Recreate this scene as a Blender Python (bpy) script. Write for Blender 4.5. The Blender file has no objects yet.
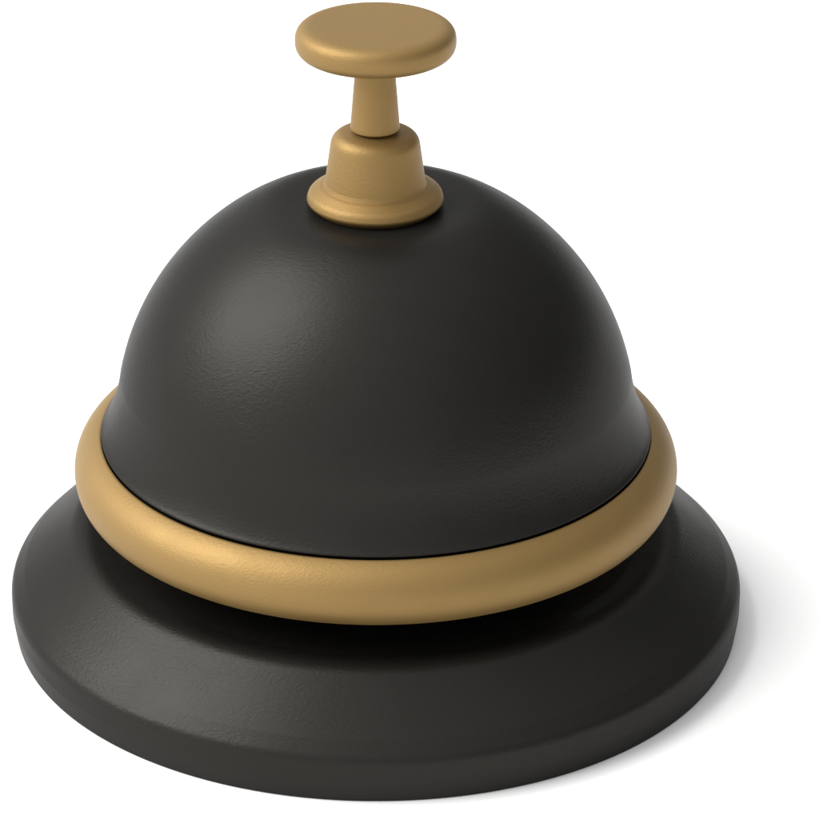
import bpy, bmesh, math
from mathutils import Vector

# ------------------------------------------------------------------ look
BLACK_SPEC = .30
BLACK_R0 = .355
BLACK_R1 = .395
BLACK_A = (.0205,.0195,.0172)
BLACK_B = (.0245,.0235,.0210)
GOLD_MET = .62
GOLD_R0 = .51
GOLD_R1 = .57
GOLD_A = (.240,.150,.049)
GOLD_B = (.262,.165,.055)
FILL_DIR = (-.85,-.10,.5)
FILL_LO = .06
FILL_HI = 1.36
KEY_ANGLE = 50
KEY_DIR = (-.70,-.02,.715)
KEY = 3.85
BLACK_MET = .6
BLACK_TINT = (.4,.4,.4,1)

# ------------------------------------------------------------------ units
# profiles are drawn as (radius, height) in design units; U turns them into metres
U = 0.0425 / 368.0
GROUND_Z = -227.0

# ------------------------------------------------------------------ profile helpers
def arc(cx,cz,a,t0,t1,n=12,b=None):
    b=a if b is None else b
    return [(cx+a*math.cos(math.radians(t0+(t1-t0)*i/n)),cz+b*math.sin(math.radians(t0+(t1-t0)*i/n))) for i in range(n+1)]
def bez(p0,p1,p2,p3,n=14):
    o=[]
    for i in range(n+1):
        t=i/n;u=1-t
        o.append(tuple(u**3*a+3*u*u*t*b+3*u*t*t*c+t**3*d for a,b,c,d in zip(p0,p1,p2,p3)))
    return o
def fillet(pts,n=8):
    # pts: (r,z,radius)
    out=[]
    for i,(x,y,rad) in enumerate(pts):
        if rad<=0 or i in(0,len(pts)-1): out.append((x,y));continue
        ax,ay=pts[i-1][:2];bx,by=pts[i+1][:2]
        ux,uy=ax-x,ay-y;vx,vy=bx-x,by-y
        lu=math.hypot(ux,uy);lv=math.hypot(vx,vy);ux/=lu;uy/=lu;vx/=lv;vy/=lv
        th=math.acos(max(-1,min(1,ux*vx+uy*vy)))
        t=min(rad/math.tan(th/2),lu*.49,lv*.49);rr=t*math.tan(th/2)
        mx,my=ux+vx,uy+vy;lm=math.hypot(mx,my);h=rr/math.sin(th/2)
        cx,cy=x+mx/lm*h,y+my/lm*h
        a0=math.atan2(y+uy*t-cy,x+ux*t-cx);a1=math.atan2(y+vy*t-cy,x+vx*t-cx)
        da=(a1-a0+math.pi)%(2*math.pi)-math.pi
        out+=[(cx+rr*math.cos(a0+da*k/n),cy+rr*math.sin(a0+da*k/n)) for k in range(n+1)]
    return out
def dens(P,step=4):
    o=[P[0]]
    for a,b in zip(P,P[1:]):
        n=max(1,int(math.hypot(a[0]-b[0],a[1]-b[1])/step))
        o+=[(a[0]+(b[0]-a[0])*k/n,a[1]+(b[1]-a[1])*k/n) for k in range(1,n+1)]
    return o
BASE=fillet([(0,-227,0),(368.2,-227,2),(371.3,-205,30),(371.2,-182,16),(357,-167.5,5),(299,-119.0,26),(268,-127,12),(186,-130,6),(180,-34,4),(0,-34,0)])
def sup(cx,cz,a,b,e,t0,t1,n):
    o=[]
    for i in range(n+1):
        t=math.radians(t0+(t1-t0)*i/n);c,s=math.cos(t),math.sin(t)
        o.append((cx+a*math.copysign(abs(c)**(2/e),c),cz+b*math.copysign(abs(s)**(2/e),s)))
    return o
RING=sup(261.5,-56.0,41,33.0,2.3,-180,0,40)+[q for q in sup(261.5,-56.5,41,38.4,2.05,0,180,90)[1:] if q[0]>275.9]
RZ=RING[-1][1]
RING+=[(275.5,RZ+.1),(274.9,RZ-.3),(274.2,RZ-2.5),(273,RZ-12),(240,-36),(228,-42),(220.5,-56.5)]
R0,ZC=259.5,-10
def dome(th):
    r=R0*math.sin(math.radians(th))**.985; z=ZC+R0*.995*math.cos(math.radians(th))
    t=min(1,max(0,(112-r)/50)) # slight seat under the collar
    return (r, z-6*math.log(1+math.exp((z-228.5)/6))-5.5*t*t*(3-2*t))
DOME=[dome(t) for t in range(0,79,2)]
p=dome(78);DOME+=bez(p,(p[0]+1.6,p[1]-13),(261,4),(273.6,-15.8))[1:]+[(274.6,-16.7),(274.8,-17.8),(274.3,-18.8),(271.5,-19.5),(269,-36),(0,-36)]
COLLAR=[(0,215),(56,219)]+fillet([(60,222,0),(67.1,228.5,4),(64.5,236.5,9),(54,242.5,8),(50.0,244.0,.4),(48.7,247.5,1),(41.8,297,13),(0,301,0)])
STEM=fillet([(0,301,0),(22.5,301,0),(24.0,302.5,1.2),(18.4,372,0),(18.4,380,0)])
BUTTON=[(0,377)]+sup(59.5,391.8,17.5,14.6,2.6,-90,90,60)+[(0,406.6)]
BASE,DOME,COLLAR,STEM,BUTTON=map(dens,(BASE,DOME,COLLAR,STEM,BUTTON))


# ------------------------------------------------------------------ scene
scene = bpy.context.scene
col = scene.collection

def new_mat(name):
    m = bpy.data.materials.new(name); m.use_nodes = True
    nt = m.node_tree
    return m, nt, nt.nodes['Principled BSDF']

def grain(nt, bsdf, dist, rough_lo, rough_hi, seed, coarse=1.0, colour=None):
    """fine cast/leathery grain: short wrinkles that run in drifting directions,
    stronger in some areas and nearly absent in others"""
    N, L = nt.nodes, nt.links
    tc = N.new('ShaderNodeTexCoord')
    mp = N.new('ShaderNodeMapping'); mp.inputs['Location'].default_value = (seed, seed*.7, seed*.3)
    L.new(tc.outputs['Object'], mp.inputs['Vector'])
    # slow drift that bends the wrinkles
    warp = N.new('ShaderNodeTexNoise'); warp.inputs['Scale'].default_value = 95; warp.inputs['Detail'].default_value = 2
    L.new(mp.outputs[0], warp.inputs['Vector'])
    sub = N.new('ShaderNodeVectorMath'); sub.operation = 'SUBTRACT'; sub.inputs[1].default_value = (.5,.5,.5)
    L.new(warp.outputs['Color'], sub.inputs[0])
    sc = N.new('ShaderNodeVectorMath'); sc.operation = 'SCALE'; sc.inputs['Scale'].default_value = .006
    L.new(sub.outputs[0], sc.inputs[0])
    add = N.new('ShaderNodeVectorMath'); add.operation = 'ADD'
    L.new(mp.outputs[0], add.inputs[0]); L.new(sc.outputs[0], add.inputs[1])
    st = N.new('ShaderNodeMapping'); st.vector_type = 'POINT'
    st.inputs['Rotation'].default_value = (.35, -.5, .6)
    st.inputs['Scale'].default_value = (.42, 1.0, 1.25)
    L.new(add.outputs[0], st.inputs['Vector'])
    wr = N.new('ShaderNodeTexNoise'); wr.inputs['Scale'].default_value = 3000/coarse
    wr.inputs['Detail'].default_value = 2.5; wr.inputs['Roughness'].default_value = .55; wr.inputs['Distortion'].default_value = .6
    L.new(st.outputs[0], wr.inputs['Vector'])
    # large soft patches modulating the grain
    pt = N.new('ShaderNodeTexNoise'); pt.inputs['Scale'].default_value = 60; pt.inputs['Detail'].default_value = 3
    L.new(mp.outputs[0], pt.inputs['Vector'])
    pr = N.new('ShaderNodeMapRange'); pr.inputs['From Min'].default_value = .32; pr.inputs['From Max'].default_value = .62
    pr.inputs['To Min'].default_value = .35; pr.inputs['To Max'].default_value = 1.0
    L.new(pt.outputs['Fac'], pr.inputs['Value'])
    bp = N.new('ShaderNodeBump'); bp.inputs['Distance'].default_value = dist
    L.new(wr.outputs['Fac'], bp.inputs['Height']); L.new(pr.outputs[0], bp.inputs['Strength'])
    # very slow unevenness of the surface
    bg = N.new('ShaderNodeTexNoise'); bg.inputs['Scale'].default_value = 170; bg.inputs['Detail'].default_value = 3
    L.new(mp.outputs[0], bg.inputs['Vector'])
    b2 = N.new('ShaderNodeBump'); b2.inputs['Distance'].default_value = .000012; b2.inputs['Strength'].default_value = .6
    L.new(bg.outputs['Fac'], b2.inputs['Height']); L.new(bp.outputs[0], b2.inputs['Normal'])
    L.new(b2.outputs[0], bsdf.inputs['Normal'])
    rr = N.new('ShaderNodeMapRange'); rr.inputs['From Min'].default_value = .3; rr.inputs['From Max'].default_value = .7
    rr.inputs['To Min'].default_value = rough_lo; rr.inputs['To Max'].default_value = rough_hi
    L.new(bg.outputs['Fac'], rr.inputs['Value']); L.new(rr.outputs[0], bsdf.inputs['Roughness'])
    if colour:
        cr = N.new('ShaderNodeMix'); cr.data_type = 'RGBA'
        cr.inputs[6].default_value = (*colour[0], 1); cr.inputs[7].default_value = (*colour[1], 1)
        L.new(pt.outputs['Fac'], cr.inputs[0]); L.new(cr.outputs[2], bsdf.inputs['Base Color'])

black, nt, b = new_mat('matte_black_paint')
b.inputs['Specular IOR Level'].default_value = BLACK_SPEC
b.inputs['Metallic'].default_value = BLACK_MET
b.inputs['Specular Tint'].default_value = BLACK_TINT
grain(nt, b, .00005, BLACK_R0, BLACK_R1, 3.1, 1.0, (BLACK_A, BLACK_B))

gold, nt, b = new_mat('satin_gold')
b.inputs['Metallic'].default_value = GOLD_MET
grain(nt, b, .00005, GOLD_R0, GOLD_R1, 7.7, .85, (GOLD_A, GOLD_B))

white, nt, b = new_mat('white_surface')
b.inputs['Base Color'].default_value = (.9, .9, .9, 1)
b.inputs['Roughness'].default_value = .9
b.inputs['Specular IOR Level'].default_value = 0.1
n1 = nt.nodes.new('ShaderNodeTexNoise'); n1.inputs['Scale'].default_value = 900
tcw = nt.nodes.new('ShaderNodeTexCoord'); nt.links.new(tcw.outputs['Object'], n1.inputs['Vector'])
bw = nt.nodes.new('ShaderNodeBump'); bw.inputs['Distance'].default_value = .00002
nt.links.new(n1.outputs['Fac'], bw.inputs['Height']); nt.links.new(bw.outputs[0], b.inputs['Normal'])

def lathe(name, prof, mat, parent, seg=320, dx=0.0):
    bm = bmesh.new()
    rings = []
    for r, z in prof:
        if r < 1e-6:
            rings.append([bm.verts.new((dx*U, 0, z*U))])
        else:
            rings.append([bm.verts.new((dx*U + r*U*math.cos(2*math.pi*k/seg), r*U*math.sin(2*math.pi*k/seg), z*U)) for k in range(seg)])
    for a, c in zip(rings, rings[1:]):
        for k in range(seg):
            j = (k+1) % seg
            if len(a) == 1 and len(c) == 1: continue
            if len(a) == 1: f = (a[0], c[j], c[k])
            elif len(c) == 1: f = (a[k], a[j], c[0])
            else: f = (a[k], a[j], c[j], c[k])
            bm.faces.new(f)
    bmesh.ops.remove_doubles(bm, verts=bm.verts, dist=1e-8)
    bmesh.ops.recalc_face_normals(bm, faces=bm.faces)
    for f in bm.faces: f.smooth = True
    me = bpy.data.meshes.new(name); bm.to_mesh(me); bm.free()
    me.materials.append(mat)
    o = bpy.data.objects.new(name, me); col.objects.link(o)
    o.parent = parent
    return o

# ------------------------------------------------------------------ the bell
bell = bpy.data.objects.new('desk_bell', None)
col.objects.link(bell)
bell.empty_display_size = .02
bell.location = (0, 0, 0)
bell['label'] = 'matte black dome desk call bell with gold ring, gold collar and round gold push button'
bell['category'] = 'bell'
zoff = -GROUND_Z
def up(P): return [(r, z + zoff) for r, z in P]

lathe('base', up(BASE), black, bell)
lathe('ring', up(RING), gold, bell)
lathe('dome', up(DOME), black, bell)
lathe('collar', up(COLLAR), gold, bell, 192, -.6)
stem = lathe('stem', up(STEM), gold, bell, 160, -.8)
lathe('button', up(BUTTON), gold, bell, 256, -.2)

# ------------------------------------------------------------------ the surface it stands on
bm = bmesh.new()
S = 4.0
vs = [bm.verts.new(p) for p in ((-S,-S,0),(S,-S,0),(S,S,0),(-S,S,0))]
bm.faces.new(vs)
me = bpy.data.meshes.new('ground'); bm.to_mesh(me); bm.free(); me.materials.append(white)
g = bpy.data.objects.new('ground', me); col.objects.link(g)
g['kind'] = 'structure'; g['label'] = 'plain white seamless surface under the bell'

# ------------------------------------------------------------------ light
w = bpy.data.worlds.new('World'); scene.world = w; w.use_nodes = True
nt = w.node_tree; bg = nt.nodes['Background']
tc = nt.nodes.new('ShaderNodeTexCoord')
dot = nt.nodes.new('ShaderNodeVectorMath'); dot.operation = 'DOT_PRODUCT'
dot.inputs[1].default_value = Vector(FILL_DIR).normalized()
nt.links.new(tc.outputs['Generated'], dot.inputs[0])
mr = nt.nodes.new('ShaderNodeMapRange'); mr.interpolation_type = 'SMOOTHSTEP'
mr.inputs['From Min'].default_value = -1; mr.inputs['From Max'].default_value = 1
mr.inputs['To Min'].default_value = FILL_LO; mr.inputs['To Max'].default_value = FILL_HI
nt.links.new(dot.outputs['Value'], mr.inputs['Value'])
bg.inputs['Color'].default_value = (.985, .99, 1, 1)
nt.links.new(mr.outputs[0], bg.inputs['Strength'])

sd = bpy.data.lights.new('key_light', 'SUN'); sd.energy = KEY; sd.angle = math.radians(KEY_ANGLE); sd.color = (1, .98, .95)
so = bpy.data.objects.new('key_light', sd); col.objects.link(so)
so.rotation_euler = Vector(KEY_DIR).normalized().to_track_quat('Z', 'Y').to_euler()
so.location = Vector(KEY_DIR).normalized()*.5

# ------------------------------------------------------------------ camera
cd = bpy.data.cameras.new('camera'); cam = bpy.data.objects.new('camera', cd); col.objects.link(cam)
D, E = 3500*U, math.radians(26.26)
cam.location = (0, -D*math.cos(E), D*math.sin(E) + zoff*U)
cam.rotation_euler = (math.pi/2 - E, 0, 0)
cd.sensor_width = 36; cd.lens = 3500/819*36
cd.shift_x = (409.5 - 375.9)/819
cd.clip_start = .01; cd.clip_end = 50
scene.camera = cam

scene.view_settings.view_transform = 'Standard'
scene.view_settings.look = 'None'
scene.view_settings.exposure = 0
scene.view_settings.gamma = 1
scene.render.film_transparent = False
scene.cycles.max_bounces = 8
scene.cycles.use_denoising = True
